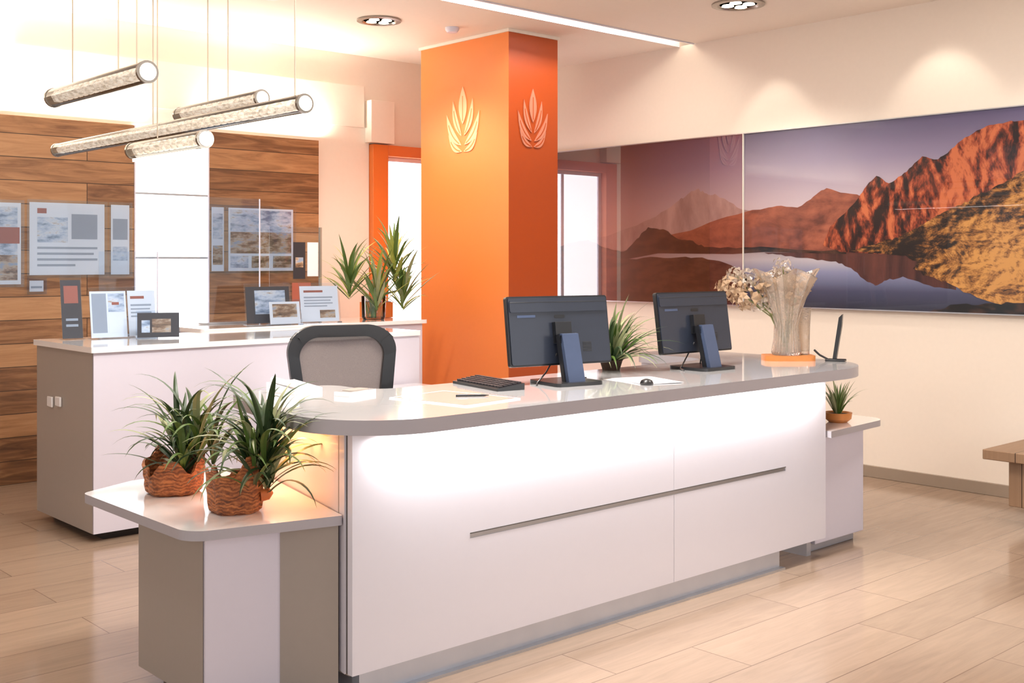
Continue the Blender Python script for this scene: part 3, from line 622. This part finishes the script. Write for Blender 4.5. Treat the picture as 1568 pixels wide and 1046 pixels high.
# wall posters
def wposter(x0,x1,z0,z1,items):
    b=sheet('wall_poster',((x0+x1)/2,YB-.052,z0),0,x1-x0,z1-z0,items)
    b.box(-(x1-x0)/2-.02,(x1-x0)/2+.02,-.014,-.010,-.02,z1-z0+.02,'acryl'); b.done(smooth=False)
wposter(2.45,2.94,1.435,2.02,[(.05,.95,.35,.95,'inkblue'),(.05,.95,.05,.36,'photo'),(.6,.98,.5,.7,'inkred')])
wposter(3.0,3.555,1.50,2.03,[(.1,.22,.85,.92,'inkred'),(.1,.5,.45,.8,'inkblue'),(.55,.9,.5,.85,'ink'),(.1,.9,.36,.39,'ink'),(.1,.85,.28,.31,'ink'),(.1,.9,.2,.23,'ink'),(.1,.6,.12,.15,'ink')])
wposter(3.605,3.75,1.50,2.03,[(.1,.9,.5,.8,'ink'),(.1,.9,.2,.4,'inkblue')])
wposter(4.44,4.55,1.52,2.04,[(.1,.9,.5,.9,'inkblue'),(.1,.9,.1,.4,'photo')])
wposter(4.59,5.20,1.52,2.04,[(.03,.97,.6,.97,'inkblue'),(.03,.97,.28,.62,'photo'),(.03,.3,.05,.24,'inkblue'),(.35,.62,.05,.24,'photo'),(.68,.97,.05,.24,'photo')])
wposter(3.0,3.1,1.38,1.46,[(.1,.9,.3,.5,'ink')])
b=MB('wall_switch',(2.617,6.95,.76),0)
b.box(-.014,0,-.10,-.02,-.03,.03,'slab'); b.box(-.014,0,.03,.11,-.045,.02,'slab'); b.done(.012,seg=4)

# ------------------------------------------------------------ bench
b=MB('wooden_bench')
b.box(6.79,7.60,1.5,3.20,.40,.46,'oak')
b.box(6.88,7.55,2.9,3.08,.12,.40,'oak'); b.box(6.88,7.55,1.62,1.8,.12,.40,'oak'); b.box(6.88,6.93,1.8,2.9,.20,.40,'oak')
for y in(2.95,1.67):
    for x in(6.92,7.46): b.box(x,x+.05,y,y+.05,0,.12,'black')
b.done(.005)

# ------------------------------------------------------------ lights
def area(name,loc,rot,sx,sy,power,col,spread=None):
    l=bpy.data.lights.new(name,'AREA'); l.shape='RECTANGLE'; l.size=sx; l.size_y=sy; l.energy=power; l.color=col
    if spread: l.spread=math.radians(spread)
    o=bpy.data.objects.new(name,l); o.location=loc; o.rotation_euler=[math.radians(a) for a in rot]; C.objects.link(o); return o
def spot(name,loc,aim,power,ang,col,blend=.5,rad=.05):
    l=bpy.data.lights.new(name,'SPOT'); l.energy=power; l.spot_size=math.radians(ang); l.spot_blend=blend; l.color=col; l.shadow_soft_size=rad
    o=bpy.data.objects.new(name,l); o.location=loc; o.rotation_euler=(Vector(aim)-Vector(loc)).to_track_quat('-Z','Y').to_euler(); C.objects.link(o)
warm=(1,.89,.76); soft=(1,.96,.91)
area('window_daylight',(3,-2.9,2.0),(80,0,0),7,2.8,62,(.93,.95,1))
area('counter_led',(3.9,3.385,.965),(-12,0,0),2.9,.02,27,(1,.97,.94))
area('counter_side_led',(2.36,4.0,.965),(0,-10,-13),.03,.8,4,(1,.40,.14))
area('cove_light_a',(2.4,YB-.10,2.70),(168,0,0),2.8,.05,52,(1,.92,.80))
area('cove_light_b',(4.95,YB-.10,2.70),(168,0,0),1.0,.05,28,(1,.92,.80))
area('pendant_lamp_light',(2.70,5.7,2.22),(0,0,0),.08,2.6,24,soft)
area('fill_light_a',(3.6,3.6,H-.03),(0,0,0),1.2,.6,100,soft)  # added fill over the desk, source out of view
area('fill_light_b',(5.6,2.6,H-.03),(0,0,0),1.2,.6,32,soft)  # added fill for the right side, unseen source
area('fill_light_c',(1.2,3.8,H-.03),(0,0,0),1.2,.6,28,soft)  # added fill for the left side, unseen source
spot('column_downlight',(5.157,7.16,H-.03),(5.9,7.3,1.2),120,100,(1,.9,.8),.8)
spot('room_downlight',(6.74,4.97,H-.03),(6.74,4.97,0),60,120,warm)
spot('wash_a',(7.25,3.9,H-.03),(7.7,3.9,2.2),14,75,warm,.5)
spot('wash_b',(7.25,5.3,H-.03),(7.7,5.3,2.2),12,65,warm,.5)
spot('wash_c',(7.2,2.9,H-.03),(7.7,2.9,2.2),14,75,warm,.5)
area('ceiling_strip_light',(6.0,6.2,H+.03),(0,0,0),1.8,.06,26,warm)

w=bpy.data.worlds.new('daylight_world'); bpy.context.scene.world=w; w.use_nodes=True
nt=w.node_tree; bg=nt.nodes['Background']; bg.inputs[0].default_value=(1,.97,.95,1); bg.inputs[1].default_value=.85

sc=bpy.context.scene
sc.view_settings.view_transform='Standard'; sc.view_settings.look='None'; sc.view_settings.exposure=.05

cam=bpy.data.cameras.new('camera'); co=bpy.data.objects.new('camera',cam); C.objects.link(co)
co.location=(0,0,1.6); co.rotation_euler=(math.radians(90),0,math.radians(-42.4)); cam.lens=36*1750/1568; cam.sensor_width=36
cam.shift_y=(400-522.7)/1568; cam.clip_start=.05; sc.camera=co
